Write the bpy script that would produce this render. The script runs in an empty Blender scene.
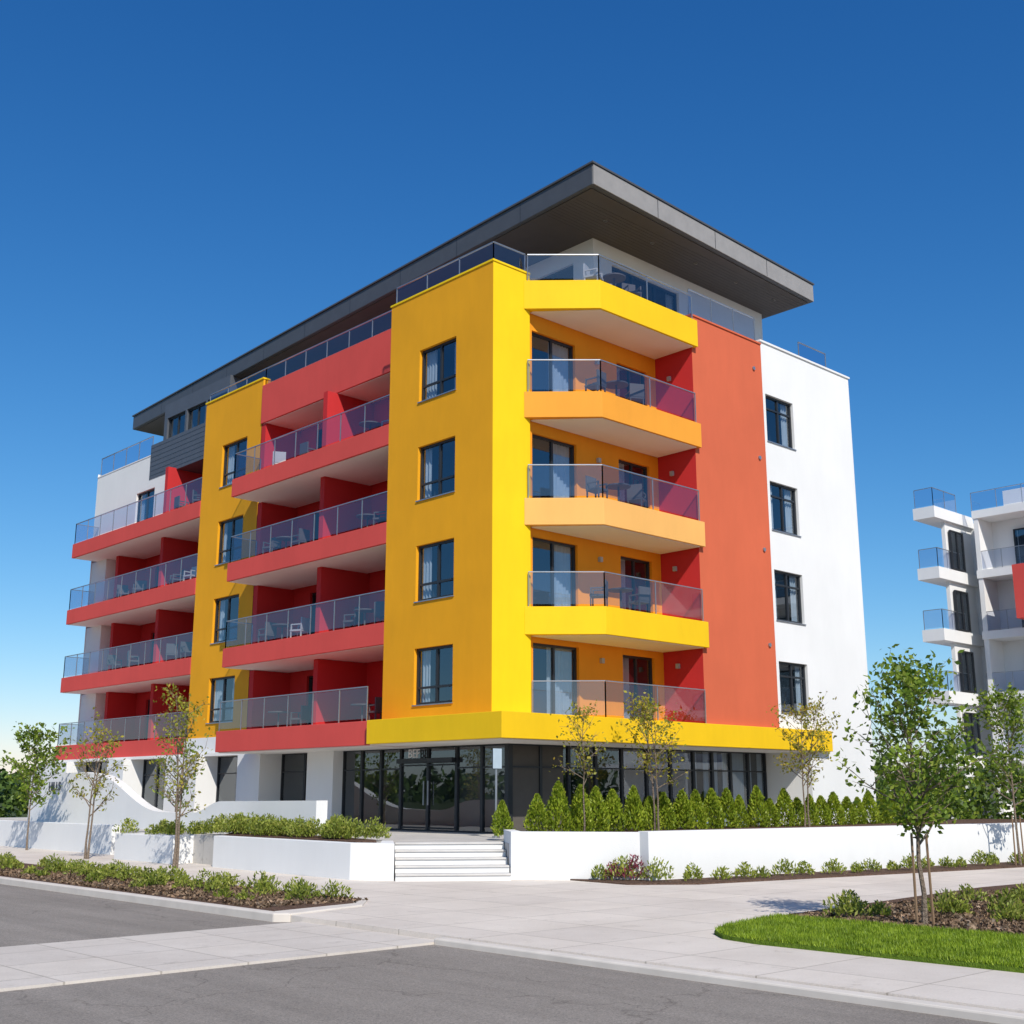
import bpy, math, random
import numpy as np
from mathutils import Vector
rnd=random.Random(7)
S=bpy.context.scene
S.view_settings.view_transform='Standard'
S.view_settings.look='None'
S.view_settings.exposure=0
S.view_settings.gamma=1
COL=S.collection

# ------------------------------------------------------------------ materials
def newmat(name):
    m=bpy.data.materials.new(name);m.use_nodes=True
    nt=m.node_tree
    b=nt.nodes['Principled BSDF']
    return m,nt,b
def pos(nt):
    g=nt.nodes.new('ShaderNodeNewGeometry');return g.outputs['Position']
def noise(nt,scale,detail=4,rough=.6,vec=None):
    n=nt.nodes.new('ShaderNodeTexNoise');n.inputs['Scale'].default_value=scale
    n.inputs['Detail'].default_value=detail;n.inputs['Roughness'].default_value=rough
    nt.links.new(vec if vec is not None else pos(nt),n.inputs['Vector']);return n.outputs['Fac']
def ramp(nt,fac,stops):
    r=nt.nodes.new('ShaderNodeValToRGB');nt.links.new(fac,r.inputs[0])
    e=r.color_ramp.elements
    while len(e)<len(stops): e.new(.5)
    for i,(p_,c_) in enumerate(stops):
        e[i].position=p_;e[i].color=(*c_,1)
    return r.outputs[0]
def mul(nt,a,b,blend='MULTIPLY',fac=1.0):
    m=nt.nodes.new('ShaderNodeMixRGB');m.blend_type=blend;m.inputs[0].default_value=fac
    for i,x in ((1,a),(2,b)):
        if isinstance(x,tuple): m.inputs[i].default_value=(*x,1)
        else: nt.links.new(x,m.inputs[i])
    return m.outputs[0]
def math_(nt,op,a,b=None):
    n=nt.nodes.new('ShaderNodeMath');n.operation=op
    for i,x in ((0,a),(1,b)):
        if x is None: continue
        if isinstance(x,(int,float)): n.inputs[i].default_value=x
        else: nt.links.new(x,n.inputs[i])
    return n.outputs[0]
def bump(nt,b,h,strength=.3,dist=.01):
    n=nt.nodes.new('ShaderNodeBump');n.inputs['Strength'].default_value=strength
    n.inputs['Distance'].default_value=dist
    nt.links.new(h,n.inputs['Height']);nt.links.new(n.outputs[0],b.inputs['Normal'])
def stretch(nt,sc):
    mp=nt.nodes.new('ShaderNodeMapping');mp.inputs['Scale'].default_value=sc
    nt.links.new(pos(nt),mp.inputs['Vector']);return mp.outputs[0]
def stucco(name,col,rough=.75,var=.10):
    m,nt,b=newmat(name)
    n1=noise(nt,.35,2);n2=noise(nt,1.0,5,.7,stretch(nt,(2.5,2.5,.7)))
    v1=ramp(nt,n1,[(.3,(1-var,)*3),(.7,(1,)*3)]);v2=ramp(nt,n2,[(.3,(1-var*.5,)*3),(.65,(1,)*3)])
    c=mul(nt,mul(nt,v1,v2),col)
    nt.links.new(c,b.inputs['Base Color']);b.inputs['Roughness'].default_value=rough
    b.inputs['Specular IOR Level'].default_value=.3
    bump(nt,b,noise(nt,50,1),.3,.01)
    return m
def flat(name,col,rough=.5,metal=0,spec=.5):
    m,nt,b=newmat(name)
    v=ramp(nt,noise(nt,2.5,2),[(.3,tuple(x*.88 for x in col)),(.7,col)])
    nt.links.new(v,b.inputs['Base Color'])
    b.inputs['Roughness'].default_value=rough;b.inputs['Metallic'].default_value=metal
    b.inputs['Specular IOR Level'].default_value=spec
    return m
M={}
M['yelL']=stucco('yellow_stucco_less_lit',(.84,.38,.008))  # same yellow stucco, painted darker and more orange for the less-lit left faces
M['yelR']=stucco('yellow_stucco_sunlit',(.90,.62,.005))  # front-face copy of the yellow, its sunlit brightness put into the colour
M['yelB']=stucco('yellow_slab_paint',(.90,.56,.006))
M['orange']=stucco('orange_stucco',(.87,.32,.012))
M['orangeS']=stucco('orange_slab_paint',(.86,.35,.035))
M['peach']=stucco('peach_stucco',(.87,.46,.13))
M['red']=stucco('coral_red_stucco',(.64,.135,.06))
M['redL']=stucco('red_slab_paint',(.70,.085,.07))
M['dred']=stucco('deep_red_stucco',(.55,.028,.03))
M['white']=stucco('white_stucco',(.79,.79,.775),.8,.06)
M['soff']=stucco('soffit_plaster',(.86,.83,.78),.8,.04)
M['grey']=stucco('grey_render',(.45,.46,.48),.8)
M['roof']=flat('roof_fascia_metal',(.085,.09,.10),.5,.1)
M['roofR']=flat('roof_fascia_sunlit',(.34,.32,.30),.5,.1)  # paler copy of the fascia grey, sunlight painted into the colour
M['roofd']=flat('roof_soffit_panel',(.085,.072,.066),.6)
M['siding']=flat('dark_siding',(.09,.10,.12),.5)
M['frame']=flat('window_frame_anthracite',(.02,.023,.028),.4)
M['alu']=flat('aluminium',(.45,.46,.48),.35,.8)
M['dark']=flat('dark_interior',(.05,.055,.06),.9)
M['inter']=flat('lobby_interior',(.10,.09,.08),.9)
M['curt']=flat('curtain_fabric',(.66,.67,.66),.9)
M['wood']=flat('timber_stake',(.22,.14,.08),.8)
M['furn']=flat('wicker_furniture',(.10,.085,.08),.7)
M['furnw']=flat('white_furniture',(.42,.42,.42),.6)
M['letter']=flat('sign_letter',(.75,.75,.75),.4)
M['signb']=flat('sign_panel',(.45,.55,.62),.4)
def glass(name,tint,f0,rough=.01):
    m,nt,b=newmat(name);nt.nodes.remove(b)
    out=[n for n in nt.nodes if n.type=='OUTPUT_MATERIAL'][0]
    t=nt.nodes.new('ShaderNodeBsdfTransparent');t.inputs[0].default_value=(*tint,1)
    g=nt.nodes.new('ShaderNodeBsdfGlossy');g.inputs['Roughness'].default_value=rough
    g.inputs[0].default_value=(.88,.94,1,1)
    bp=nt.nodes.new('ShaderNodeBump');bp.inputs['Strength'].default_value=.05;bp.inputs['Distance'].default_value=.05
    nt.links.new(noise(nt,.8,1),bp.inputs['Height']);nt.links.new(bp.outputs[0],g.inputs['Normal'])
    ge=nt.nodes.new('ShaderNodeNewGeometry')
    vm=nt.nodes.new('ShaderNodeVectorMath');vm.operation='DOT_PRODUCT'
    nt.links.new(ge.outputs['Normal'],vm.inputs[0]);nt.links.new(ge.outputs['Incoming'],vm.inputs[1])
    c=math_(nt,'ABSOLUTE',vm.outputs['Value'])
    p5=math_(nt,'POWER',math_(nt,'SUBTRACT',1.0,c),5.0)
    F=math_(nt,'ADD',math_(nt,'MULTIPLY',p5,1-f0),f0)
    mx=nt.nodes.new('ShaderNodeMixShader');nt.links.new(F,mx.inputs[0])
    nt.links.new(t.outputs[0],mx.inputs[1]);nt.links.new(g.outputs[0],mx.inputs[2])
    nt.links.new(mx.outputs[0],out.inputs[0]);return m
M['win']=glass('window_glass',(.62,.70,.78),.17)
M['rail']=glass('balustrade_glass',(.72,.76,.86),.13)
# ground materials
def concrete(name,col,sx,sy,rot=0.0,joint=.02):
    m,nt,b=newmat(name)
    mp=nt.nodes.new('ShaderNodeMapping');mp.inputs['Rotation'].default_value=(0,0,rot)
    nt.links.new(pos(nt),mp.inputs['Vector'])
    br=nt.nodes.new('ShaderNodeTexBrick');br.offset=0;br.squash=1
    br.inputs['Scale'].default_value=1;br.inputs['Mortar Size'].default_value=joint
    br.inputs['Brick Width'].default_value=sx;br.inputs['Row Height'].default_value=sy
    br.inputs['Color1'].default_value=(1,1,1,1);br.inputs['Color2'].default_value=(.92,.92,.93,1)
    br.inputs['Mortar'].default_value=(.62,.61,.59,1);br.inputs['Mortar Smooth'].default_value=.1
    nt.links.new(mp.outputs[0],br.inputs['Vector'])
    v=ramp(nt,noise(nt,.6,6,.7),[(.3,(.84,.83,.82)),(.65,(1,1,1))])
    v2=ramp(nt,noise(nt,40,2,.7),[(.3,(.9,.9,.9)),(.7,(1,1,1))])
    # darker stains and spots
    v3=ramp(nt,noise(nt,2.6,5,.75),[(.30,(.80,.79,.78)),(.42,(1,1,1))])
    c=mul(nt,mul(nt,mul(nt,mul(nt,v,v2),v3),br.outputs[0]),col)
    nt.links.new(c,b.inputs['Base Color']);b.inputs['Roughness'].default_value=.85
    b.inputs['Specular IOR Level'].default_value=.25
    bump(nt,b,noise(nt,80,1),.3,.005);return m
M['pave']=concrete('pavement_concrete',(.76,.685,.60),1.5,1.5,0,.012)
M['cross']=concrete('crossing_concrete',(.70,.635,.56),1.1,1.1,0,.012)
M['terr']=concrete('terrace_paving',(.62,.59,.54),.8,.8,0,.01)
M['curb']=flat('kerb_concrete',(.68,.62,.55),.9,0,.2)
M['tread']=flat('step_tread_concrete',(.60,.58,.55),.9,0,.2)
def asphalt():
    m,nt,b=newmat('asphalt')
    big=ramp(nt,noise(nt,.25,5,.65),[(.3,(.27,.242,.212)),(.7,(.345,.312,.277))])
    st=ramp(nt,noise(nt,.5,4,.6,stretch(nt,(4,.3,1))),[(.35,(.85,.85,.85)),(.6,(1,1,1))])
    fine=ramp(nt,noise(nt,55,4,.85),[(.32,(.45,.45,.45)),(.7,(1.4,1.37,1.34))])
    # hairline cracks
    vo=nt.nodes.new('ShaderNodeTexVoronoi');vo.feature='DISTANCE_TO_EDGE';vo.inputs['Scale'].default_value=.33
    dv=nt.nodes.new('ShaderNodeVectorMath');dv.operation='ADD'
    nn=nt.nodes.new('ShaderNodeTexNoise');nn.inputs['Scale'].default_value=1.6;nn.inputs['Detail'].default_value=6
    nt.links.new(pos(nt),nn.inputs['Vector']);nt.links.new(pos(nt),dv.inputs[0]);nt.links.new(nn.outputs['Color'],dv.inputs[1])
    nt.links.new(dv.outputs[0],vo.inputs['Vector'])
    cr=ramp(nt,vo.outputs['Distance'],[(.0,(.66,.65,.64)),(.006,(1,1,1))])
    nt.links.new(mul(nt,mul(nt,mul(nt,big,st),fine),cr),b.inputs['Base Color'])
    b.inputs['Roughness'].default_value=.9;b.inputs['Specular IOR Level'].default_value=.3
    bump(nt,b,noise(nt,120,1),.6,.008);return m
M['asph']=asphalt()
def soil(name,a,c_,sc=18):
    m,nt,b=newmat(name)
    c=ramp(nt,noise(nt,sc,5,.75),[(.3,a),(.7,c_)])
    nt.links.new(c,b.inputs['Base Color']);b.inputs['Roughness'].default_value=1
    b.inputs['Specular IOR Level'].default_value=.1
    bump(nt,b,noise(nt,25,3,.7),1,.06);return m
M['mulch']=soil('bark_mulch',(.07,.042,.03),(.22,.14,.10))
M['ground']=soil('grass_ground',(.05,.07,.025),(.10,.12,.05),.5)
M['lawn']=soil('lawn_soil',(.09,.16,.015),(.16,.24,.03),6)
def leafmat(name,stops,trans=.3):
    m,nt,b=newmat(name)
    g=nt.nodes.new('ShaderNodeNewGeometry')
    c=ramp(nt,g.outputs['Random Per Island'],stops)
    v=ramp(nt,noise(nt,2.2,1),[(.35,(.7,.75,.65)),(.65,(1.1,1.1,1.0))])
    c=mul(nt,c,v)
    nt.links.new(c,b.inputs['Base Color']);b.inputs['Roughness'].default_value=.5
    b.inputs['Specular IOR Level'].default_value=.3
    t=nt.nodes.new('ShaderNodeBsdfTranslucent');nt.links.new(c,t.inputs[0])
    mx=nt.nodes.new('ShaderNodeMixShader');mx.inputs[0].default_value=trans
    out=[n for n in nt.nodes if n.type=='OUTPUT_MATERIAL'][0]
    nt.links.new(b.outputs[0],mx.inputs[1]);nt.links.new(t.outputs[0],mx.inputs[2]);nt.links.new(mx.outputs[0],out.inputs[0])
    return m
M['leafG']=leafmat('leaf_green',[(0,(.10,.17,.02)),(.6,(.22,.32,.035)),(1,(.36,.42,.07))],.45)
M['leafY']=leafmat('leaf_yellow_green',[(0,(.20,.22,.03)),(.6,(.40,.39,.05)),(1,(.55,.42,.09))],.45)
M['leafD']=leafmat('leaf_dark',[(0,(.05,.085,.02)),(1,(.12,.19,.04))],.2)
M['hedge']=leafmat('hedge_leaf',[(0,(.14,.21,.015)),(.6,(.31,.40,.03)),(1,(.46,.50,.07))],.35)
M['shrub']=leafmat('shrub_leaf',[(0,(.15,.20,.03)),(.6,(.32,.37,.06)),(1,(.47,.46,.13))],.35)
M['grassb']=leafmat('grass_blade',[(0,(.16,.26,.015)),(1,(.36,.46,.04))],.3)
M['flower']=leafmat('magenta_flower',[(0,(.14,.04,.05)),(1,(.34,.06,.12))],.2)
M['chip']=leafmat('mulch_chip',[(0,(.05,.032,.022)),(1,(.34,.22,.15))],0)
M['bark']=soil('bark',(.14,.105,.075),(.34,.27,.21),30)

# ------------------------------------------------------------------ builders
class Bld:
    def __init__(s,root): s.parts={};s.root=root
    def g(s,name,mat,bev=0):
        k=(name,mat)
        if k not in s.parts: s.parts[k]=[[],[],bev]
        return s.parts[k]
    def quad(s,name,mat,*pts):
        v,f,_=s.g(name,mat);n=len(v);v.extend(pts);f.append(tuple(range(n,n+len(pts))))
    def box(s,name,mat,x0,x1,y0,y1,z0,z1,bev=0):
        s.prism(name,mat,[(x0,y0),(x1,y0),(x1,y1),(x0,y1)],z0,z1,bev)
    def prism(s,name,mat,poly,z0,z1,bev=0):
        v,f,_=s.g(name,mat,bev);n=len(v);k=len(poly)
        a=sum(poly[i][0]*poly[(i+1)%k][1]-poly[(i+1)%k][0]*poly[i][1] for i in range(k))
        if a<0: poly=poly[::-1]
        v.extend([(x,y,z0) for x,y in poly]);v.extend([(x,y,z1) for x,y in poly])
        f.append(tuple(n+i for i in reversed(range(k))));f.append(tuple(n+k+i for i in range(k)))
        for i in range(k):
            j=(i+1)%k;f.append((n+i,n+j,n+k+j,n+k+i))
    def beam(s,name,mat,p,q,w,h=None):
        h=h or w;p=Vector(p);q=Vector(q);d=(q-p).normalized()
        up=Vector((0,0,1)) if abs(d.z)<.9 else Vector((1,0,0))
        a=d.cross(up).normalized();b=a.cross(d).normalized()
        v,f,_=s.g(name,mat);n=len(v)
        for o in (p,q):
            for sa,sb in ((-1,-1),(1,-1),(1,1),(-1,1)):
                v.append(tuple(o+a*sa*w/2+b*sb*h/2))
        for i in range(4):
            j=(i+1)%4;f.append((n+i,n+j,n+4+j,n+4+i))
        f.append((n+3,n+2,n+1,n));f.append((n+4,n+5,n+6,n+7))
    def tube(s,name,mat,pts,rad,seg=7):
        v,f,_=s.g(name,mat);n0=len(v)
        for i,p in enumerate(pts):
            p=Vector(p);d=(Vector(pts[min(i+1,len(pts)-1)])-Vector(pts[max(i-1,0)])).normalized()
            up=Vector((1,0,0)) if abs(d.x)<.9 else Vector((0,1,0))
            a=d.cross(up).normalized();b=a.cross(d)
            for k in range(seg):
                t=2*math.pi*k/seg;v.append(tuple(p+(a*math.cos(t)+b*math.sin(t))*rad[i]))
        for i in range(len(pts)-1):
            for k in range(seg):
                j=(k+1)%seg
                f.append((n0+i*seg+k,n0+i*seg+j,n0+(i+1)*seg+j,n0+(i+1)*seg+k))
        f.append(tuple(n0+(len(pts)-1)*seg+k for k in range(seg)))
    def rawmesh(s,name,mat,V,F):
        v,f,_=s.g(name,mat);n=len(v);v.extend(map(tuple,V.tolist() if hasattr(V,'tolist') else V))
        if hasattr(F,'tolist'): F=(F+n).tolist()
        else: F=[tuple(i+n for i in q) for q in F]
        f.extend(F)
    def finish(s,single=False):
        objs=[]
        root=None
        if not single:
            root=bpy.data.objects.new(s.root,None);COL.objects.link(root)
        for (name,mat),(v,f,bev) in s.parts.items():
            me=bpy.data.meshes.new(name);me.from_pydata(v,[],f);me.materials.append(M[mat])
            o=bpy.data.objects.new(s.root if single else name,me);COL.objects.link(o)
            if root: o.parent=root
            if bev:
                b=o.modifiers.new('bevel','BEVEL');b.width=bev;b.segments=2;b.limit_method='ANGLE'
            objs.append(o)
        return root or objs[0]
def pt(k,c,a,z,d): return (c+d,a,z) if k=='L' else (a,c+d,z)
def kbox(B,name,mat,k,c,a0,a1,z0,z1,d0,d1,bev=0):
    if k=='L': B.box(name,mat,c+d0,c+d1,a0,a1,z0,z1,bev)
    else: B.box(name,mat,a0,a1,c+d0,c+d1,z0,z1,bev)
def wall(B,name,mat,k,c,a0,a1,z0,z1,ops=(),rev=.15):
    As=sorted({a0,a1}|{o[0] for o in ops}|{o[1] for o in ops});Zs=sorted({z0,z1}|{o[2] for o in ops}|{o[3] for o in ops})
    for i in range(len(As)-1):
        for j in range(len(Zs)-1):
            ca=(As[i]+As[i+1])/2;cz=(Zs[j]+Zs[j+1])/2
            if any(o[0]<ca<o[1] and o[2]<cz<o[3] for o in ops): continue
            B.quad(name,mat,pt(k,c,As[i],Zs[j],0),pt(k,c,As[i+1],Zs[j],0),pt(k,c,As[i+1],Zs[j+1],0),pt(k,c,As[i],Zs[j+1],0))
    for a,b,z,w in ((o[0],o[1],o[2],o[3]) for o in ops):
        for (p,q) in (((a,z),(b,z)),((b,z),(b,w)),((b,w),(a,w)),((a,w),(a,z))):
            B.quad(name,mat,pt(k,c,p[0],p[1],0),pt(k,c,q[0],q[1],0),pt(k,c,q[0],q[1],rev),pt(k,c,p[0],p[1],rev))
def window(B,k,c,o,mull=(.5,),trans=(),curt=.5,sill=True,rev=.12,room=1.2,fw=.07,inter='dark',cm='both'):
    a0,a1,z0,z1=o
    d0,d1=rev-.02,rev+.06
    kbox(B,'window_frames','frame',k,c,a0,a0+fw,z0,z1,d0,d1)
    kbox(B,'window_frames','frame',k,c,a1-fw,a1,z0,z1,d0,d1)
    kbox(B,'window_frames','frame',k,c,a0+fw,a1-fw,z0,z0+fw,d0,d1)
    kbox(B,'window_frames','frame',k,c,a0+fw,a1-fw,z1-fw,z1,d0,d1)
    for t in mull:
        m=a0+(a1-a0)*t;kbox(B,'window_frames','frame',k,c,m-fw*.55,m+fw*.55,z0+fw,z1-fw,d0+.005,d1-.005)
    for t in trans:
        m=z0+(z1-z0)*t;kbox(B,'window_frames','frame',k,c,a0+fw,a1-fw,m-fw*.45,m+fw*.45,d0+.01,d1-.01)
    g=rev+.03
    B.quad('window_glass','win',pt(k,c,a0+fw*.5,z0+fw*.5,g),pt(k,c,a1-fw*.5,z0+fw*.5,g),pt(k,c,a1-fw*.5,z1-fw*.5,g),pt(k,c,a0+fw*.5,z1-fw*.5,g))
    # room
    r0,r1=rev+.061,rev+room
    e=.02
    A0,A1,Z0,Z1=a0+e,a1-e,z0+e,z1-e
    B.quad('room_interiors',inter,pt(k,c,A0,Z0,r1),pt(k,c,A1,Z0,r1),pt(k,c,A1,Z1,r1),pt(k,c,A0,Z1,r1))
    for (p,q) in (((A0,Z0),(A1,Z0)),((A1,Z0),(A1,Z1)),((A1,Z1),(A0,Z1)),((A0,Z1),(A0,Z0))):
        B.quad('room_interiors',inter,pt(k,c,p[0],p[1],r0),pt(k,c,q[0],q[1],r0),pt(k,c,q[0],q[1],r1),pt(k,c,p[0],p[1],r1))
    if curt>0:
        spans=[]
        w=(A1-A0)*curt*rnd.uniform(.75,1.15)
        w=min(w,(A1-A0)*.95)
        if cm=='both': spans=[(A0+.04,A0+w*.5*rnd.uniform(.5,1.3)),(A1-w*.5*rnd.uniform(.5,1.3),A1-.04)]
        elif cm=='lo': spans=[(A0+.04,A0+w)]
        else: spans=[(A1-w,A1-.04)]
        for s0,s1 in spans:
            n=max(6,int((s1-s0)/.035));ph=rnd.random()*6
            P=[(s0+(s1-s0)*i/n,r0+.09+.035*math.sin(i*1.7+ph)) for i in range(n+1)]
            for i in range(n):
                B.quad('curtains','curt',pt(k,c,P[i][0],Z0+.02,P[i][1]),pt(k,c,P[i+1][0],Z0+.02,P[i+1][1]),pt(k,c,P[i+1][0],Z1-.02,P[i+1][1]),pt(k,c,P[i][0],Z1-.02,P[i][1]))
    if sill: kbox(B,'window_sills','alu',k,c,a0-.03,a1+.03,z0-.035,z0-.003,-.04,rev-.02)
def rail(B,pts,z0,h=1.0,step=1.35,gap=.07,frame=True):
    for i in range(len(pts)-1):
        p=Vector((*pts[i],0));q=Vector((*pts[i+1],0));L=(q-p).length;d=(q-p)/L
        n=max(1,round(L/step))
        for j in range(n):
            a=p+d*(L*j/n+.02);b=p+d*(L*(j+1)/n-.02)
            B.quad('balustrade_glass','rail',(a.x,a.y,z0+gap),(b.x,b.y,z0+gap),(b.x,b.y,z0+h-.03),(a.x,a.y,z0+h-.03))
            B.beam('balustrade_posts','alu',(p+d*L*j/n)+Vector((0,0,z0)),(p+d*L*j/n)+Vector((0,0,z0+h-.02)),.028)
        B.beam('balustrade_posts','alu',q+Vector((0,0,z0)),q+Vector((0,0,z0+h-.02)),.028)
        B.beam('handrails','alu',p+Vector((0,0,z0+h)),q+Vector((0,0,z0+h)),.05,.03)

# ================================================================== MAIN BUILDING
B=Bld('apartment_building')
rows=[(4.35,6.0),(7.4,9.1),(10.5,12.2),(13.65,15.35)]
# yellow corner block, left face
ops=[(1.65,3.4,a,b) for a,b in rows]
wall(B,'yellow_corner_walls','yelL','L',0,0,4.9,3.9,17.25,ops)
for o in ops: window(B,'L',0,o,mull=(.48,),trans=(.3,),curt=.55)
wall(B,'yellow_corner_walls_front','yelR','R',0,0,1.5,3.9,17.25)
B.quad('yellow_corner_walls','yelL',(0,4.9,3.9),(2.8,4.9,3.9),(2.8,4.9,17.25),(0,4.9,17.25))
B.box('parapet_inner','white',.25,.29,.25,4.9,16.6,17.24)
B.box('parapet_coping','yelR',-.03,.28,-.03,4.93,17.25,17.31)
B.box('parapet_coping','yelR',.28,1.5,-.03,.28,17.25,17.31)
# recess back wall behind right balconies
ops=[]
FL=[3.9,7.0,10.15,13.4]
for z in FL:
    ops+= [(1.7,3.6,z+.02,z+2.15),(5.55,7.05,z+.02,z+2.1)]
wall(B,'orange_recess_wall','orange','R',.12,1.5,7.5,3.9,16.9,ops)
B.quad('yellow_corner_walls_front','yelR',(1.5,0,3.9),(1.5,.12,3.9),(1.5,.12,17.25),(1.5,0,17.25))
for i,o in enumerate(ops):
    if i%2==0: window(B,'R',.12,o,mull=(.5,),curt=.5,cm='hi',sill=False)
    else: window(B,'R',.12,o,mull=(.5,),curt=.35,cm='lo',sill=False)
B.quad('recess_side_wall','dred',(7.5,-1.45,3.9),(7.5,.12,3.9),(7.5,.12,16.9),(7.5,-1.45,16.9))
for z in FL: # wall lights
    B.box('wall_lamps','furnw',4.5,4.62,.02,.115,z+1.75,z+1.9)
    B.box('wall_lamps','furnw',7.41,7.495,-.55,-.43,z+1.75,z+1.9)
# red wall + white wall (front)
wall(B,'coral_wall','red','R',-1.45,7.5,11.4,3.9,17.2)
B.box('coral_coping','red',7.47,11.4,-1.49,-1.2,17.2,17.26)
B.quad('coral_wall','red',(7.5,-1.45,16.9),(7.5,-1.2,16.9),(7.5,-1.2,17.2),(7.5,-1.45,17.2))
ops=[(11.62,13.3,a+.1,b+.12) for a,b in rows]
wall(B,'white_wall','white','R',-1.40,11.4,17.2,3.5,17.35,ops)
wall(B,'white_wall','white','R',-1.40,13.2,17.2,.7,3.5)
B.quad('white_wall','white',(13.2,-1.4,.7),(13.2,.4,.7),(13.2,.4,3.3),(13.2,-1.4,3.3))
B.box('white_coping','white',11.4,17.24,-1.45,-1.15,17.35,17.42)
for o in ops: window(B,'R',-1.40,o,mull=(.52,),trans=(.72,),curt=.5)
B.quad('white_wall','white',(17.2,-1.4,0),(17.2,31.8,0),(17.2,31.8,17.35),(17.2,-1.4,17.35))
B.quad('white_wall','white',(2.4,31.8,0),(17.2,31.8,0),(17.2,31.8,17.3),(2.4,31.8,17.3))
for (x,z) in ((11.0,13.0),(11.0,9.8),(11.05,6.6),(10.9,16.2)):
    B.tube('wall_vents','alu',[(x,-1.44,z),(x,-1.5,z)],[.07,.07],10)
# right balconies
for zt,cm_ in zip([17.0,13.45,10.2,7.02],['yelB','orangeS','peach','yelB']):
    poly=[(1.25,-.003),(2.9,-1.62),(7.62,-1.62),(7.62,-1.453),(7.497,-1.453),(7.497,.117),(1.52,.117),(1.52,-.003)]
    th=.92 if zt>16 else .80
    B.prism('balcony_slab',cm_,poly,zt-th,zt,.012)
    inn=[(1.6,-.02),(2.98,-1.54),(7.44,-1.54),(7.44,.08),(1.6,.08)]
    B.prism('balcony_soffit','soff',inn,zt-th-.02,zt-th+.05)
    rail(B,[(1.35,-.06),(2.93,-1.55),(7.44,-1.55)],zt,1.0 if zt<16 else .85,step=2.3)
rail(B,[(1.5,-.04),(2.95,-1.5),(7.46,-1.5)],3.9,1.02,step=2.3)
# band (canopy)
B.prism('yellow_band','yelB',[(-1.15,-1.65),(14.2,-1.65),(14.2,.28),(.9,.28),(.9,4.1),(-1.15,4.1)],3.22,3.9,.012)
B.prism('band_soffit','soff',[(-1.05,-1.55),(14.1,-1.55),(14.1,.28),(.9,.28),(.9,4.05),(-1.05,4.05)],3.19,3.25)
B.box('band_soffit','soff',.9,3.0,4.1,31.0,3.19,3.3)
B.box('red_band','redL',-1.0,2.8,4.103,12.9,3.2,3.9,.012)
B.box('red_band_soffit','soff',-.92,.9,4.15,12.8,3.17,3.23)
B.box('white_band','white',1.1,2.9,12.9,19.0,3.3,3.9)
rail(B,[(-.93,4.4),(-.93,12.82)],3.9,1.0)
# ----- left recess A
opsA=[]
for z in FL: opsA+=[(5.3,8.6,z+.03,z+2.15),(10.6,13.2,z+.03,z+2.15)]
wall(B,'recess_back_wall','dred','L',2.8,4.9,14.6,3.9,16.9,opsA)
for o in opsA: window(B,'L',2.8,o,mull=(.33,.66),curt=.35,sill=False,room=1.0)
for zt in (13.3,10.1,6.95):
    B.box('balcony_slab_red','redL',0,2.797,4.903,14.5,zt-.68,zt,.012)
    B.box('balcony_soffit','soff',.08,2.7,5.0,14.42,zt-.70,zt-.6)
    rail(B,[(.07,4.95),(.07,14.44),(1.15,14.44)],zt,1.0)
B.box('top_band_red','redL',1.15,2.797,4.903,14.59,15.75,17.3,.012)
B.box('balcony_soffit','soff',1.22,2.75,4.95,14.5,15.73,15.8)
for z0,z1 in ((3.9,6.24),(6.95,9.4),(10.1,12.6),(13.3,15.73)):
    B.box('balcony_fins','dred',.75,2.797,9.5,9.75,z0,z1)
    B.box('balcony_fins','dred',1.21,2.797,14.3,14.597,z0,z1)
# ----- pier
opsP=[(15.6,17.5,a+.1,b+.15) for a,b in rows]
wall(B,'yellow_pier_walls','yelL','L',1.2,14.6,19.0,3.5,17.6,opsP)
for o in opsP: window(B,'L',1.2,o,mull=(.5,),trans=(.3,),curt=.5)
B.quad('yellow_pier_walls','yelL',(1.2,14.6,15.8),(2.9,14.6,15.8),(2.9,14.6,17.6),(1.2,14.6,17.6))
B.quad('yellow_pier_walls','yelL',(1.2,19,3.5),(3.9,19,3.5),(3.9,19,17.6),(1.2,19,17.6))
B.box('parapet_coping','yelR',1.16,1.5,14.57,19.03,17.6,17.66)
# ----- left recess B
opsB=[]
for z in FL: opsB+=[(19.6,22.6,z+.13,z+2.15),(25.4,28.0,z+.13,z+2.15)]
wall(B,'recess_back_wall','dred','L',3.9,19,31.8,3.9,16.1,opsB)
for o in opsB: window(B,'L',3.9,o,mull=(.33,.66),curt=.3,sill=False,room=1.0)
for zt in (13.5,10.3,7.1,3.97):
    B.box('balcony_slab_red','redL',1.2,3.897,19.05,31.3,zt-.68,zt,.012)
    B.box('balcony_soffit','soff',1.28,3.8,19.15,31.2,zt-.70,zt-.6)
    rail(B,[(1.27,19.1),(1.27,31.23),(3.8,31.23)],zt,1.0)
for z0,z1 in ((3.97,6.4),(7.1,9.6),(10.3,12.8),(13.5,16.0)):
    B.box('balcony_fins','dred',2.0,3.897,23.6,23.85,z0,z1)
    B.box('balcony_fins','dred',2.5,3.897,29.0,29.25,z0,z1)
    B.box('end_wall_pier','white',2.45,3.897,30.2,31.79,z0,z1)
wall(B,'upper_white_wall','white','L',2.4,24.2,31.79,13.5,17.1,[(25.6,27.4,13.9,15.5)])
window(B,'L',2.4,(25.6,27.4,13.9,15.5),sill=False)
B.box('upper_white_wall_return','white',2.41,3.9,24.2,24.4,13.5,15.94)
B.box('upper_white_wall_cap','white',2.38,3.9,26.2,31.8,17.1,17.15)
B.box('dark_siding_panel','siding',2.38,3.9,19.02,26.2,15.95,17.6)
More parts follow.
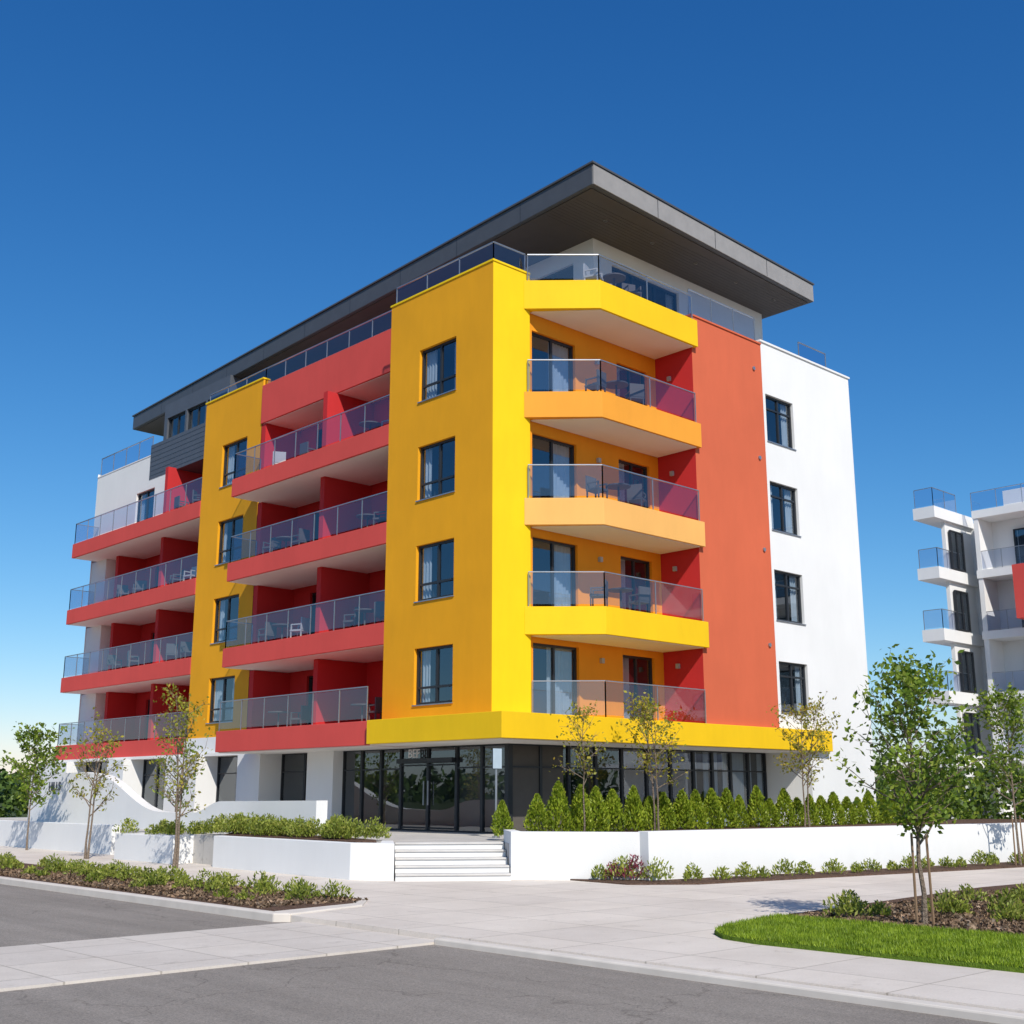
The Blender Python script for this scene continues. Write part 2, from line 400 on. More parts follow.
for i in range(7): B.box('siding_joints','frame',2.374,2.379,19.03,26.19,16.1+i*.22,16.115+i*.22)
# ----- ground floor, left
def glz(k,c,a0,a1,n,z0=.75,z1=3.2,tr=(.74,),inter='inter',curt=0):
    for i in range(n):
        p=a0+(a1-a0)*i/n;q=a0+(a1-a0)*(i+1)/n
        window(B,k,c,(p+.001,q-.001,z0,z1),mull=(),trans=tr,curt=curt,sill=False,rev=0,room=2.2,fw=.05,inter=inter)
glz('L',1.0,.4,2.6,2);glz('L',1.0,2.6,5.2,2,tr=(.78,.04));glz('L',1.0,5.2,8.2,3)
for y in (3.8,4.0): B.beam('door_handles','alu',(.93,y,1.5),(.93,y,2.2),.035)
B.box('entrance_header','frame',.82,.97,2.6,5.2,2.72,2.86)
glz('R',.4,1.1,9.2,7);glz('R',.4,9.2,13.15,4,curt=.85)
B.box('corner_mullion','frame',.95,1.1,.35,.4+.1,.75,3.2)
for (a,b) in ((8.2,9.7),(12.6,14.1),(17.0,19.4),(23,24.5),(28.5,31.7)):
    B.box('ground_floor_piers','white',.6,2.0,a+.003,b-.003,.7,3.19)
for (a,b,n) in ((9.7,12.6,2),(14.1,17.0,2),(19.4,23,3),(24.5,28.5,3)):
    glz('L',1.5,a,b,n)
# ----- decks
B.box('roof_deck','grey',2.9,17.15,.3,31.7,16.9,17.0)
B.box('roof_deck','grey',7.55,17.15,-1.35,.3,16.9,17.0)
B.box('roof_deck','grey',.3,2.9,.3,4.85,16.8,16.9)
# ----- penthouse
opsl=[(1.1,3.2,17.4,19.0)]+[(4+i*3.2,6.6+i*3.2,17.4,19.2) for i in range(7)]
wall(B,'penthouse_wall','white','L',4.6,.2,29.5,17,19.65,opsl)
for o in opsl: window(B,'L',4.6,o,mull=(.5,),curt=.3,sill=False)
opr=[(5.5,9.0,17.3,18.95)]
wall(B,'penthouse_wall','white','R',.2,4.6,14.0,17,19.65,opr)
window(B,'R',.2,opr[0],mull=(.33,.66),curt=.2,sill=False)
B.quad('penthouse_wall','white',(14.0,.2,17),(14.0,29.5,17),(14.0,29.5,19.65),(14.0,.2,19.65))
B.quad('penthouse_wall','white',(4.6,29.5,17),(14.0,29.5,17),(14.0,29.5,19.65),(4.6,29.5,19.65))
opq=[(20.4+i*1.85,22.1+i*1.85,17.7,18.95) for i in range(3)]
wall(B,'penthouse_bay','siding','L',2.9,20.2,26.1,17.0,19.65,opq)
for o in opq: window(B,'L',2.9,o,mull=(.5,),curt=0,sill=False)
B.quad('penthouse_bay','siding',(2.9,20.2,17),(4.6,20.2,17),(4.6,20.2,19.65),(2.9,20.2,19.65))
B.quad('penthouse_bay','siding',(2.9,26.1,17),(4.6,26.1,17),(4.6,26.1,19.65),(2.9,26.1,19.65))
rp=[(2.0,-2.2),(14.5,-1.75),(14.5,31.0),(3.5,30.7)]
B.prism('roof_slab','roof',rp,19.62,20.3,.02)
B.prism('roof_fascia_front','roofR',[(2.03,-2.23),(14.5,-1.78),(14.5,-1.7),(2.03,-2.15)],19.64,20.28)  # added strip that carries the painted sunlight on the front fascia
B.prism('roof_cap','roof',[(1.95,-2.27),(14.55,-1.82),(14.55,31.05),(3.45,30.75)],20.3,20.36)
B.prism('roof_soffit','roofd',[(2.15,-2.03),(14.35,-1.6),(14.35,30.8),(3.65,30.5)],19.59,19.66)
for i in range(1,10): # fascia seams left
    t=i/10;x=2.0+1.5*t;y=-2.2+32.9*t
    B.box('fascia_seams','frame',x-.003,x+.01,y-.01,y+.01,19.62,20.3)
for i in range(1,4):
    t=i/4;x=2.03+12.47*t;y=-2.23+.45*t
    B.box('fascia_seams','frame',x-.01,x+.01,y-.006,y+.01,19.65,20.27)
for i in range(11): # soffit board joints
    y=-1.4+.15*i
    B.box('soffit_joints','frame',2.3,14.3,y,y+.008,19.586,19.592)
for i in range(5):
    B.tube('soffit_lights','furnw',[(4+i*2.3,-.9,19.57),(4+i*2.3,-.9,19.6)],[.07,.07],10)
rail(B,[(.12,.12),(.12,4.8)],17.31,.62)
rail(B,[(1.3,4.95),(1.3,14.6),(1.35,19.0)],17.3,.75)
rail(B,[(.12,.12),(1.4,.1)],17.31,.62)
rail(B,[(7.6,-1.3),(11.3,-1.3)],17.26,.95)
rail(B,[(14.2,-1.2),(16.0,-1.2)],17.42,.7)
rail(B,[(2.5,26.3),(2.5,31.7)],17.1,1.0)
bld=B.finish()
def text(name,body,loc,rot,size,mat,parent=None):
    c=bpy.data.curves.new(name,'FONT');c.body=body;c.size=size;c.extrude=.015;c.materials.append(M[mat])
    o=bpy.data.objects.new(name,c);COL.objects.link(o);o.location=loc;o.rotation_euler=rot
    if parent: o.parent=parent
    return o
text('entrance_lettering','BEF',(.80,4.6,2.88),(math.pi/2,0,-math.pi/2),.36,'letter',bld)

# ------------------------------------------------------------------ furniture on balconies
def chair_mesh(mat):
    b=Bld('x')
    b.box('c',mat,-.24,.24,-.24,.24,.40,.46);b.box('c',mat,-.24,.24,.2,.25,.46,.88)
    for x in(-.21,.21):
        for y in(-.21,.21): b.box('c',mat,x-.02,x+.02,y-.02,y+.02,0,.4)
        b.box('c',mat,x-.02,x+.02,-.22,.2,.62,.66)
        b.box('c',mat,x-.02,x+.02,-.22,-.18,.46,.62)
    v,f,_=b.parts[('c',mat)]
    me=bpy.data.meshes.new('balcony_chair');me.from_pydata(v,[],f);me.materials.append(M[mat]);return me
def table_mesh():
    b=Bld('x');b.tube('c','furn',[(0,0,0),(0,0,.03),(0,0,.031),(0,0,.68),(0,0,.681),(0,0,.72)],[.25,.25,.03,.03,.38,.38],16)
    v,f,_=b.parts[('c','furn')]
    me=bpy.data.meshes.new('balcony_table');me.from_pydata(v,[],f);me.materials.append(M['furn']);return me
cms=[chair_mesh('furn'),chair_mesh('furnw')];tm=table_mesh()
def put(me,name,x,y,z,r):
    o=bpy.data.objects.new(name,me);COL.objects.link(o);o.location=(x,y,z);o.rotation_euler=(0,0,r);return o
def pick(): return cms[1] if rnd.random()<.3 else cms[0]
for zt in (13.3,10.1,6.95,3.9):
    for y in (6.3,8.2,11.2,13.0):
        if rnd.random()<.85: put(pick(),'balcony_chair',.9+rnd.uniform(-.2,.3),y+rnd.uniform(-.2,.2),zt,rnd.uniform(0,6.28))
    put(tm,'balcony_table',.95,7.2,zt,0)
    if zt<13: put(tm,'balcony_table',.95,12.1,zt,0)
for zt in (13.5,10.3,7.1):
    for y in (21,22.6,26,27.6):
        if zt<13 or y<24: put(pick(),'balcony_chair',2.1,y+rnd.uniform(-.3,.3),zt,rnd.uniform(0,6.28))
for zt in (13.45,10.2,7.02,17.0):
    put(cms[1] if zt>15 else cms[0],'balcony_chair',3.4,-.9,zt,rnd.uniform(0,6));put(tm,'balcony_table',4.3,-.95,zt,0);put(cms[0],'balcony_chair',5.2,-.9,zt,rnd.uniform(0,6))

# ================================================================== GROUND
def sheet(name,mat,poly,z):
    me=bpy.data.meshes.new(name);me.from_pydata([(x,y,z) for x,y in poly],[],[tuple(range(len(poly)))])
    me.materials.append(M[mat]);o=bpy.data.objects.new(name,me);COL.objects.link(o);return o
sheet('ground','ground',[(-900,-900),(1500,-900),(1500,1500),(-900,1500)],-.16)
sheet('road','asph',[(-60,-80),(-11.2,-80),(-11.2,220),(-24,220),(-24,-11.5),(-60,-11.5)],-.10)
b=Bld('pavement')
b.prism('p','pave',[(-11.3,-60),(-11.3,-7.3),(-10.9,-7.1),(-9.4,-6.9),(-8.75,-6.0),(-8.75,90),(-5,90),(-5,45),(70,45),(70,-60)],-.3,0)
b.finish(True)
b=Bld('pedestrian_crossing');b.prism('p','cross',[(-60,-11.5),(-11.303,-11.5),(-11.303,-8.1),(-60,-8.1)],-.2,-.07);b.finish(True)
b=Bld('kerb')
b.prism('k','curb',[(-11.5,-60),(-11.303,-60),(-11.303,-11.5),(-11.5,-11.5)],-.2,-.02,.02)
b.prism('k','curb',[(-11.5,-7.6),(-11.303,-7.8),(-11.303,90),(-11.5,90)],-.2,.03,.02)
b.prism('k','curb',[(-11.303,-7.8),(-9.6,-7.35),(-8.7,-6.3),(-8.7,-6.1),(-9.5,-7.0),(-11.303,-7.3)],-.2,.03,.02)
b.finish(True)
b=Bld('planting_bed');b.prism('m','mulch',[(-11.3,-7.3),(-10.8,-7.12),(-9.5,-6.95),(-8.85,-6.0),(-8.85,90),(-11.3,90)],-.2,.025);b.finish(True)
b=Bld('planting_bed');b.prism('m','mulch',[(-6.3,-13.25),(1.5,-12.7),(14,-13.6),(14,-40),(-6.3,-40)],-.2,.035);b.finish(True)
b=Bld('planting_bed');b.prism('m','mulch',[(-2.6,-5.2),(-2.75,-7.2),(-1.6,-8.15),(8.5,-10.0),(24,-12.6),(24,-11.0),(11.5,-9.0),(-1.6,-6.9),(-1.5,-6.5)],-.2,.03);b.finish(True)
lawnp=[(-9.1,-14.9),(-8.95,-14.3),(-8.6,-13.9),(-8.0,-13.6),(-6.3,-13.3),(-6.3,-40),(-9.1,-40)]
b=Bld('lawn');b.prism('m','lawn',lawnp,-.2,.05);b.finish(True)

# terrace, steps and planters
T=Bld('terrace')
T.prism('terrace_paving','terr',[(-5.8,-2.0),(-5.45,-2.75),(-4.5,-1.66),(-2.5,-3.16),(-3.2,-4.1),(-1.55,-6.5),(11.5,-8.8),(24,-10.8),(24,33),(-4.6,33),(-4.6,12),(-5.2,8)],-.2,.75)
T.finish(True)
b=Bld('terrace_edge_wall');b.box('w','white',-4.9,-4.62,12.05,33,-.1,.88,.012);b.finish(True)
W=Bld('entrance_steps')
d=(.8,-.6);u_=(.6,.8)
for i in range(5):
    o=(-5.6+u_[0]*.36*i,-3.1+u_[1]*.36*i)
    e=(-5.6+u_[0]*1.79,-3.1+u_[1]*1.79)
    zt=.15*(i+1)-.002
    W.prism('risers','white',[(o[0],o[1]),(o[0]+d[0]*2.5,o[1]+d[1]*2.5),(e[0]+d[0]*2.5,e[1]+d[1]*2.5),e],-.1 if i==0 else .15*i,zt-.04)
    o2=(o[0]-u_[0]*.035,o[1]-u_[1]*.035)
    W.prism('treads','tread',[o2,(o2[0]+d[0]*2.5,o2[1]+d[1]*2.5),(e[0]+d[0]*2.5,e[1]+d[1]*2.5),e],zt-.04,zt,.008)
W.finish()
def lowwall(name,pts,z0,z1,th=.25,mat='white',cap=True):
    b=Bld(name)
    for i in range(len(pts)-1):
        p=Vector(pts[i]);q=Vector(pts[i+1]);d_=(q-p).normalized();n=Vector((-d_.y,d_.x))
        zz=z1-.002*i
        b.prism('w',mat,[tuple(p),tuple(q),tuple(q+n*th),tuple(p+n*th)],z0,zz,.012)
    return b.finish(True)
lowwall('planter_wall',[(-2.5,-3.18),(-3.4,-4.38),(-1.66,-6.72)],-.1,1.02,.25)
lowwall('planter_wall',[(-1.75,-6.95),(11.5,-9.1),(24,-11.1)],-.1,1.04,.35)
b=Bld('planter_wall');b.prism('w','white',[(-6.05,-2.05),(-5.55,-2.98),(-4.53,-1.62),(-4.7,-1.4),(-5.5,-2.4),(-5.8,-1.9),(-5.6,4.2),(-5.85,4.2)],-.1,.78,.012);b.finish(True)
b=Bld('planter_wall');b.box('w','white',-5.95,-4.6,6.2,9.6,-.1,.72,.015);b.finish(True)
b=Bld('planting_bed');b.prism('m','mulch',[(-5.75,-1.8),(-5.45,-2.2),(-4.8,-1.3),(-4.2,1.5),(-4.2,6.0),(-5.55,4.2)],.5,.80);b.finish(True)
b=Bld('planting_bed');b.prism('m','mulch',[(-2.2,-3.1),(-3.0,-4.3),(-1.4,-6.4),(11.4,-8.6),(24,-10.6),(24,-2.0),(-1.4,-2.0)],.5,.88);b.finish(True)
# curved white feature wall
b=Bld('curved_feature_wall')
prof=[(21,2.5),(16.6,2.55),(15.8,2.5)]
for i in range(13):
    t=i/12;y=15.8-5.0*t;prof.append((y,1.28+1.22*(.5+.5*math.cos(math.pi*t))))
prof+=[(9.2,1.27)]
for i in range(9):
    t=i/8;prof.append((8.8-1.6*t,1.28+.34*(.5-.5*math.cos(math.pi*t))))
prof+=[(2.4,1.66)]
v=[];f=[]
n=len(prof)
for x in (-3.95,-3.6):
    for y,z in prof: v.append((x,y,z))
    for y,z in prof: v.append((x,y,0))
for i in range(n-1):
    f.append((i,i+1,n+i+1,n+i));f.append((2*n+i,3*n+i,3*n+i+1,2*n+i+1));f.append((i,2*n+i,2*n+i+1,i+1))
f.append((0,n,3*n,2*n));f.append((n-1,3*n-1,4*n-1,2*n-1))
b.parts[('w','white')]=[v,f,0]
fw=b.finish(True)
t_=text('wall_lettering','HILLS',(-3.97,19.3,1.95),(math.pi/2,0,-math.pi/2),.42,'siding',fw)

# street sign
b=Bld('street_sign')
b.tube('pole','alu',[(.3,-1.6,.75),(.3,-1.6,2.9)],[.03,.03],10)
b.box('panel','signb',.15,.45,-1.65,-1.635,2.45,2.95,.01)
b.box('panel_back','frame',.14,.46,-1.634,-1.62,2.44,2.96)
b.tube('base','alu',[(.3,-1.6,.75),(.3,-1.6,.8)],[.1,.1],12)
o_=b.finish();o_.location=(-1.5,.1,0)

# ================================================================== VEGETATION
rng=np.random.default_rng(5)
def leafarr(C,size,elong=1.5,upb=0.0,rng=rng,szv=.35):
    C=np.asarray(C,float);N=len(C)
    a=rng.normal(size=(N,3));a[:,2]=a[:,2]*(1)+upb;a/=np.linalg.norm(a,axis=1)[:,None]
    r=rng.normal(size=(N,3));b_=np.cross(a,r);b_/=np.linalg.norm(b_,axis=1)[:,None]
    s=(size*(1+szv*rng.uniform(-1,1,N)))[:,None]
    V=np.stack([C-a*s*elong*.5,C+b_*s*.5,C+a*s*elong*.5,C-b_*s*.5],1).reshape(-1,3)
    F=np.arange(N*4).reshape(-1,4)
    return V,F
def plantobj(name,V,F,mat,loc=(0,0,0)):
    me=bpy.data.meshes.new(name);me.from_pydata(V.tolist(),[],F.tolist());me.materials.append(M[mat])
    o=bpy.data.objects.new(name,me);COL.objects.link(o);o.location=loc;return o
def young_tree(loc,H,cr,z_lo,nbr,nleaf,leaf,seed,lsize=.06,stakes=True,multi=1,name='young_tree',tr=.035,spread=.08,sd_=.13):
    r=random.Random(seed);g=np.random.default_rng(seed)
    b=Bld(name);cl=[]
    for mI in range(multi):
        ox,oy=(r.uniform(-.12,.12),r.uniform(-.12,.12)) if multi>1 else (0,0)
        lean=(r.uniform(-.04,.04)*H+ox*3,r.uniform(-.04,.04)*H+oy*3)
        P=[];R_=[]
        for i in range(9):
            t=i/8;P.append((ox+lean[0]*t*t+r.uniform(-.02,.02),oy+lean[1]*t*t+r.uniform(-.02,.02),H*t*.93));R_.append(tr*(1-t*.85)*(1.25 if i==0 else 1))
        b.tube('trunk','bark',P,R_,8)
        nb=nbr//multi
        for k in range(nb):
            t=z_lo+(0.97-z_lo)*(k+r.random())/nb
            i=min(7,int(t*8));q=t*8-i
            p0=Vector(P[i]).lerp(Vector(P[i+1]),q)
            ang=k*2.4+r.uniform(-.5,.5);w=math.sin(math.pi*min(1,(t-z_lo)/(1-z_lo)*.75+.2))
            L=cr*(.25+w*.8)*r.uniform(.65,1.3)
            dv=Vector((math.cos(ang),math.sin(ang),r.uniform(.5,1.4))).normalized()
            bp=[p0];dd=dv.copy()
            for s_ in range(4):
                dd=(dd+Vector((r.uniform(-.2,.2),r.uniform(-.2,.2),r.uniform(-.1,.15)))).normalized()
                bp.append(bp[-1]+dd*L*1.2/4)
            rr=tr*(1-t)*.55+.006
            b.tube('branches','bark',[tuple(x) for x in bp],[rr,rr*.8,rr*.6,rr*.4,.003],5)
            cl.append(tuple(bp[-1]));cl.append(tuple(bp[-1]))
            for s_ in range(5):
                q0=bp[1+s_%3].lerp(bp[2+s_%3],r.random());d2=(dd*.6+Vector((r.uniform(-1,1),r.uniform(-1,1),r.uniform(-.6,.7)))).normalized()
                q1=q0+d2*L*r.uniform(.3,.55)
                b.tube('branches','bark',[tuple(q0),tuple(q1)],[rr*.45,.002],4)
                for m in range(6): cl.append(tuple(q0.lerp(q1,.25+.18*m)))
            for s_ in range(5):
                i2=1+min(2,s_//2);cl.append(tuple(bp[i2].lerp(bp[i2+1],r.random())))
    cl=np.array(cl)
    wts=g.random(len(cl))**1.5;wts/=wts.sum();idx=g.choice(len(cl),nleaf,p=wts)
    C=cl[idx]+g.normal(size=(nleaf,3))*spread
    V,F=leafarr(C,lsize,1.8,0,g)
    b.rawmesh('leaves',leaf,V,F)
    if stakes:
        for sx,sy in ((-sd_,.05),(sd_,-.06)):
            b.tube('stake','wood',[(sx,sy,0),(sx*.9,sy*.9,1.25)],[.022,.02],6)
            b.beam('tie','frame',(sx*.75,sy*.75,1.2),(0,0,1.2),.015)
    o=b.finish();o.location=loc;return o
young_tree((-5.8,-15.45,.03),3.75,.88,.30,34,3000,'leafG',3,.052,True,1,tr=.04)
young_tree((9.5,-9.9,.03),4.7,.95,.34,26,2200,'leafG',11,.065,True)
# left trees
young_tree((-6.7,4.4,0),4.7,.75,.28,30,950,'leafY',21,.055,False,2,tr=.035)
young_tree((-6.6,10.2,0),4.0,.75,.30,26,650,'leafY',22,.06,False,2)
young_tree((-5.6,16.8,0),4.0,1.0,.32,24,1700,'leafG',23,.08,False,1)
young_tree((-3.2,11.5,.4),3.0,.7,.3,20,380,'leafG',26,.07,False,2)
# terrace trees
young_tree((-.3,-3.7,.85),3.3,.55,.38,20,420,'leafY',31,.05,False,1,tr=.022)
young_tree((3.1,-3.2,.85),3.5,.80,.34,30,1150,'leafY',32,.055,False,2,tr=.028)
young_tree((8.9,-3.9,.85),3.7,.90,.32,28,1150,'leafY',33,.06,False,2,tr=.028)
# conical hedge shrubs
def cone_mesh(seed):
    g=np.random.default_rng(seed);N=1900
    t=g.random(N)**.85;ang=g.random(N)*2*np.pi
    lob=1+.10*np.sin(ang*3+seed+t*6)+.08*np.sin(ang*5-t*9+seed)
    prof=np.where(t<.2,.8+t,1.0*(1-np.clip((t-.2)/.8,0,1)**1.3)**.8)+.05
    rr=.27*prof*lob*g.uniform(.6,1.05,N)
    C=np.stack([rr*np.cos(ang),rr*np.sin(ang),.02+t*1.0],1)
    a=np.stack([np.cos(ang)*.45,np.sin(ang)*.45,np.ones(N)],1)+g.normal(size=(N,3))*.35
    a/=np.linalg.norm(a,axis=1)[:,None];b_=np.cross(a,g.normal(size=(N,3)));b_/=np.linalg.norm(b_,axis=1)[:,None]
    s=g.uniform(.025,.05,N)[:,None]
    V=np.stack([C-a*s,C+b_*s*.5,C+a*s*1.2,C-b_*s*.5],1).reshape(-1,3)
    me=bpy.data.meshes.new('conical_shrub');me.from_pydata(V.tolist(),[],np.arange(N*4).reshape(-1,4).tolist());me.materials.append(M['hedge']);return me
cmsh=[cone_mesh(i) for i in range(4)]
x=-.9
while x<17.5:
    o=put(rnd.choice(cmsh),'conical_shrub',x,-2.75+rnd.uniform(-.06,.06)-x*.03,.86,rnd.uniform(0,6.28))
    s=rnd.uniform(.90,1.14);o.scale=(s*1.08,s*1.08,s*rnd.uniform(.86,1.08)*(1.10-.014*x));x+=.67+rnd.uniform(-.05,.05)
o=put(cmsh[0],'conical_shrub',-2.15,-2.75,.85,1);o.scale=(.9,.9,.8)
# tufts
def tufts(name,pts,h,r,nl,mat,width=.03):
    g=np.random.default_rng(len(pts)*7+nl);Vs=[];n=0
    for (x,y,z,s) in pts:
        N=int(nl*s);ang=g.random(N)*2*np.pi;rad=g.random(N)**.6*r*s
        lob=1+.3*np.sin(ang*2+x*5)
        bx=x+rad*np.cos(ang)*lob;by=y+rad*np.sin(ang)*lob
        hz=h*s*(1-.6*(rad/(r*s))**2)*g.uniform(.25,1.05,N)
        C=np.stack([bx,by,z+hz],1)
        a=np.stack([np.cos(ang)*.5,np.sin(ang)*.5,np.full(N,.9)],1)+g.normal(size=(N,3))*.45
        a/=np.linalg.norm(a,axis=1)[:,None];b_=np.cross(a,g.normal(size=(N,3)));b_/=np.linalg.norm(b_,axis=1)[:,None]
        s_=g.uniform(.6,1.3,N)[:,None]*width
        Vs.append(np.stack([C-a*s_*1.6,C+b_*s_*.6,C+a*s_*1.6,C-b_*s_*.6],1).reshape(-1,3))
    V=np.concatenate(Vs);return plantobj(name,V,np.arange(len(V)).reshape(-1,4),mat)
P=[]
y=-5.9
while y<45:
    for xx in (-9.25,-9.95):
        if rnd.random()<.92: P.append((xx+rnd.uniform(-.2,.2),y+rnd.uniform(-.25,.25),.02,rnd.uniform(.6,1.05)))
    if y<8 and rnd.random()<.25: P.append((-10.6,y,.02,rnd.uniform(.4,.6)))
    y+=.66 if y<15 else 1.0
tufts('groundcover_shrubs',P,.36,.31,230,'shrub',.028)
P=[(rnd.uniform(-5.35,-4.4),rnd.uniform(-1.3,5.6),.78,rnd.uniform(.7,1.1)) for _ in range(70)]
P=[p_ for p_ in P if p_[0]>-5.5+max(0,-(p_[1]+.3))*.5]
tufts('planter_shrubs',P,.50,.34,260,'shrub',.028)
P=[(rnd.uniform(-5.8,-4.8),rnd.uniform(6.4,9.4),.7,rnd.uniform(.6,1.0)) for _ in range(14)]
tufts('planter_shrubs',P,.45,.32,220,'shrub',.035)
P=[]
for i in range(26):
    t=i/25;P.append((-1.1+t*17+rnd.uniform(-.2,.2),-7.65-t*3.0+rnd.uniform(-.15,.15),.02,rnd.uniform(.55,.95)))
tufts('border_shrubs',P,.40,.28,260,'shrub',.03)
P=[(-2.1,-6.5,.02,1.0),(-1.8,-7.2,.02,1.0),(-2.4,-6.1,.02,.7)]
tufts('border_shrubs',P,.5,.3,260,'shrub',.03);tufts('flowering_shrub',[(-1.95,-6.7,.02,1.1),(-2.2,-6.3,.02,.8)],.5,.25,200,'flower',.03)
P=[]
for i in range(40):
    P.append((rnd.uniform(-5.9,6),rnd.uniform(-18,-13.4),.03,rnd.uniform(.5,1.1)))
P=[p_ for p_ in P if abs(p_[0]+5.8)+abs(p_[1]+15.4)>.8 and p_[1]<-13.3+.03*p_[0]]
tufts('bed_shrubs',P,.38,.30,320,'shrub',.026)
def chips(name,x0,x1,y0,y1,z,n):
    g=np.random.default_rng(n);C=np.stack([g.uniform(x0,x1,n),g.uniform(y0,y1,n),np.full(n,z)+g.uniform(0,.03,n)],1)
    V,F=leafarr(C,.045,1.5,0,g);plantobj(name,V,F,'chip')
chips('mulch_chips',-6.2,2,-18,-13.4,.035,16000)
chips('mulch_chips',-11.2,-9.0,-6.7,6,.025,9000)
# grass blades
g=np.random.default_rng(3);N=52000
C=np.stack([g.uniform(-9.1,-6.3,N),g.uniform(-20.5,-13.3,N),np.full(N,.05)],1)
def lawn_top(x): return np.interp(x,[-9.1,-8.95,-8.6,-8.0,-6.3],[-14.9,-14.3,-13.9,-13.6,-13.3])
C=C[C[:,1]<lawn_top(C[:,0])-.02];N=len(C)
h=g.uniform(.03,.07,N);ang=g.random(N)*6.28
w=.007
top=C+np.stack([np.cos(ang)*.02+g.normal(size=N)*.012,np.sin(ang)*.02+g.normal(size=N)*.012,h],1)
dx=np.stack([np.cos(ang+1.57)*w,np.sin(ang+1.57)*w,np.zeros(N)],1)
V=np.stack([C-dx,C+dx,top],1).reshape(-1,3)
me=bpy.data.meshes.new('grass');me.from_pydata(V.tolist(),[],np.arange(N*3).reshape(-1,3).tolist());me.materials.append(M['grassb'])
o=bpy.data.objects.new('grass',me);COL.objects.link(o)
# background foliage masses
def mass(name,cl,mat,n,ls,seed):
    g=np.random.default_rng(seed);Vs=[]
    for (x,y,z,rx,rz) in cl:
        k=int(n*rx*rz/9)
        d_=g.normal(size=(k,3));d_/=np.linalg.norm(d_,axis=1)[:,None]
        r_=g.uniform(.55,1.05,k)[:,None]*(1+.18*np.sin(d_[:,:1]*7+x)+.15*np.sin(d_[:,2:]*9+y))
        C=np.array([x,y,z])+d_*r_*np.array([rx,rx,rz])
        C=C[C[:,2]>-.1]
        V,F=leafarr(C,ls,1.3,0,g);Vs.append(V)
    V=np.concatenate(Vs);return plantobj(name,V,np.arange(len(V)).reshape(-1,4),mat)
Fw=(.6858,.7278);Rw=(.7278,-.6858)
def G(s,t): return (-22.23+s*Rw[0]+t*Fw[0],-24.4+s*Rw[1]+t*Fw[1])
cl=[];cl2=[]
for i in range(34):
    x,y=G(14.6+i*.75+rnd.uniform(-.5,.5),49+rnd.uniform(-2,3));(cl2 if i%3==0 else cl).append((x,y,rnd.uniform(.9,2.0),rnd.uniform(1.1,1.8),rnd.uniform(1.6,2.9)))
mass('background_trees',cl,'leafG',2000,.17,1);mass('background_trees',cl2,'leafD',2000,.17,2)
cl=[];cl2=[]
for i in range(34):
    x,y=G(-66+i*1.6+rnd.uniform(-1,1),92+rnd.uniform(-8,8));(cl if i%3==0 else cl2).append((x,y,.7+rnd.uniform(0,.9),rnd.uniform(1.6,2.6),rnd.uniform(1.4,2.6)))
mass('background_trees',cl,'leafG',900,.35,3);mass('background_trees',cl2,'leafD',900,.35,4)
cl=[]
for i in range(150):
    a_=i/150*2*math.pi;R0=260+rnd.uniform(-30,40);cl.append((R0*math.cos(a_),R0*math.sin(a_),2+rnd.uniform(0,2),rnd.uniform(8,13),rnd.uniform(3,5)))
mass('distant_treeline',cl,'leafD',60,1.5,5)

# ================================================================== RIGHT APARTMENT BLOCK
Q=Bld('apartment_block')
FQ=[16.4,13.2,10.0,6.85,3.7]
Q.box('core_walls','white',39.6,52,-30,5.9,0,16.1)
for z in FQ:
    Q.box('floor_slabs','white',38,39.6,-30,4.0,z-.42,z)
    Q.box('floor_slabs','white',35.3,39.6,4.7,5.89,z-.6,z,.02)
    rail(Q,[(35.4,5.8),(35.4,4.78),(37.9,4.78)],z,1.0); rail(Q,[(38.08,4.0),(38.08,-26)],z,1.0)
for a in (3.7,-3.0,-9.7,-16.4,-23):
    Q.box('party_walls','white',38.05,39.6,a,a+.25,.0,16.0)
Q.box('side_wall','white',36.7,39.6,4.9,5.1,0,15.8)
for z in FQ[1:]+[.4]:
    for a in (.6,-2.2,-6.5,-9.2,-13,-15.8,-20):
        window(Q,'L',39.45,(a-.1,a+1.9,z+.05,z+2.2),mull=(.5,),curt=.3,sill=False,room=.14,rev=.0)
    window(Q,'R',4.72,(36.9,38.3,z+.05,z+2.15),mull=(.5,),curt=0,sill=False,room=.12,rev=.0)
Q.box('red_panel','redL',36.6,38.0,-1.6,1.5,10.3,13.0)
Q.box('penthouse','white',42,52,-30,4,16.1,18.2)
Q.finish()
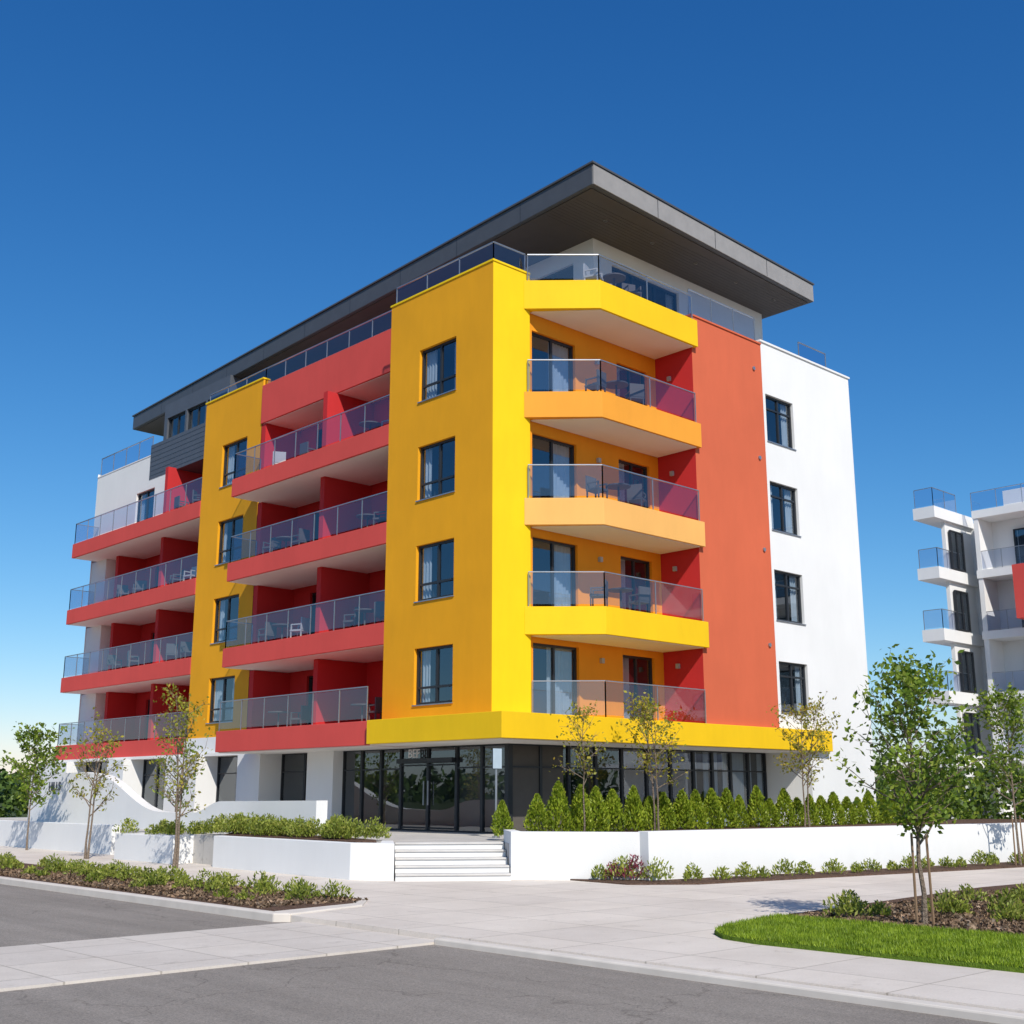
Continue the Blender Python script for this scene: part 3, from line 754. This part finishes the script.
# distant low house on the left
H=Bld('distant_house')
hx,hy=G(-42,85)
H.box('walls','white',hx-9,hx+3,hy,hy+8,0,2.6)
H.prism('roof','siding',[(hx-9.3,hy-.3),(hx+3.3,hy-.3),(hx+3.3,hy+8.3),(hx-9.3,hy+8.3)],2.6,2.9)
for i in range(4): H.box('windows','frame',hx-8+i*2.8,hx-6.6+i*2.8,hy-.03,hy+.02,1,2.1)
H.finish()

# ================================================================== LIGHT / SKY / CAMERA
az=math.radians(207);el=math.radians(41)
sd=Vector((math.sin(az)*math.cos(el),math.cos(az)*math.cos(el),math.sin(el)))
sl=bpy.data.lights.new('sun','SUN');sl.energy=4.6;sl.angle=math.radians(.5);sl.color=(1,.94,.85)
so=bpy.data.objects.new('sun',sl);COL.objects.link(so);so.rotation_euler=sd.to_track_quat('Z','Y').to_euler()
w=bpy.data.worlds.new('World');S.world=w;w.use_nodes=True;nt=w.node_tree
bg=nt.nodes['Background'];sk=nt.nodes.new('ShaderNodeTexSky');sk.sky_type='NISHITA';sk.sun_disc=False
sk.sun_elevation=el;sk.sun_rotation=az;sk.altitude=0;sk.air_density=1.0;sk.dust_density=.3;sk.ozone_density=2.5
# colour grade of the sky texture (deeper, more saturated blue), per channel
sp=nt.nodes.new('ShaderNodeSeparateColor');nt.links.new(sk.outputs[0],sp.inputs[0])
cb=nt.nodes.new('ShaderNodeCombineColor')
for i,(k,gx) in enumerate(((1.55,1.75),(1.22,1.18),(1.28,.90))):
    x=math_(nt,'MULTIPLY',sp.outputs[i],.09)
    x=math_(nt,'POWER',x,gx)
    x=math_(nt,'MULTIPLY',x,k*10)
    nt.links.new(x,cb.inputs[i])
nt.links.new(cb.outputs[0],bg.inputs[0]);bg.inputs[1].default_value=.10
cam=bpy.data.cameras.new('camera');cam.sensor_width=36;cam.lens=1200*36/1024;cam.clip_end=3000
co=bpy.data.objects.new('camera',cam);COL.objects.link(co);co.location=(-22.23,-24.40,1.85)
co.rotation_euler=(math.radians(90)+math.atan(281/1200),0,math.radians(-43.3));S.camera=co
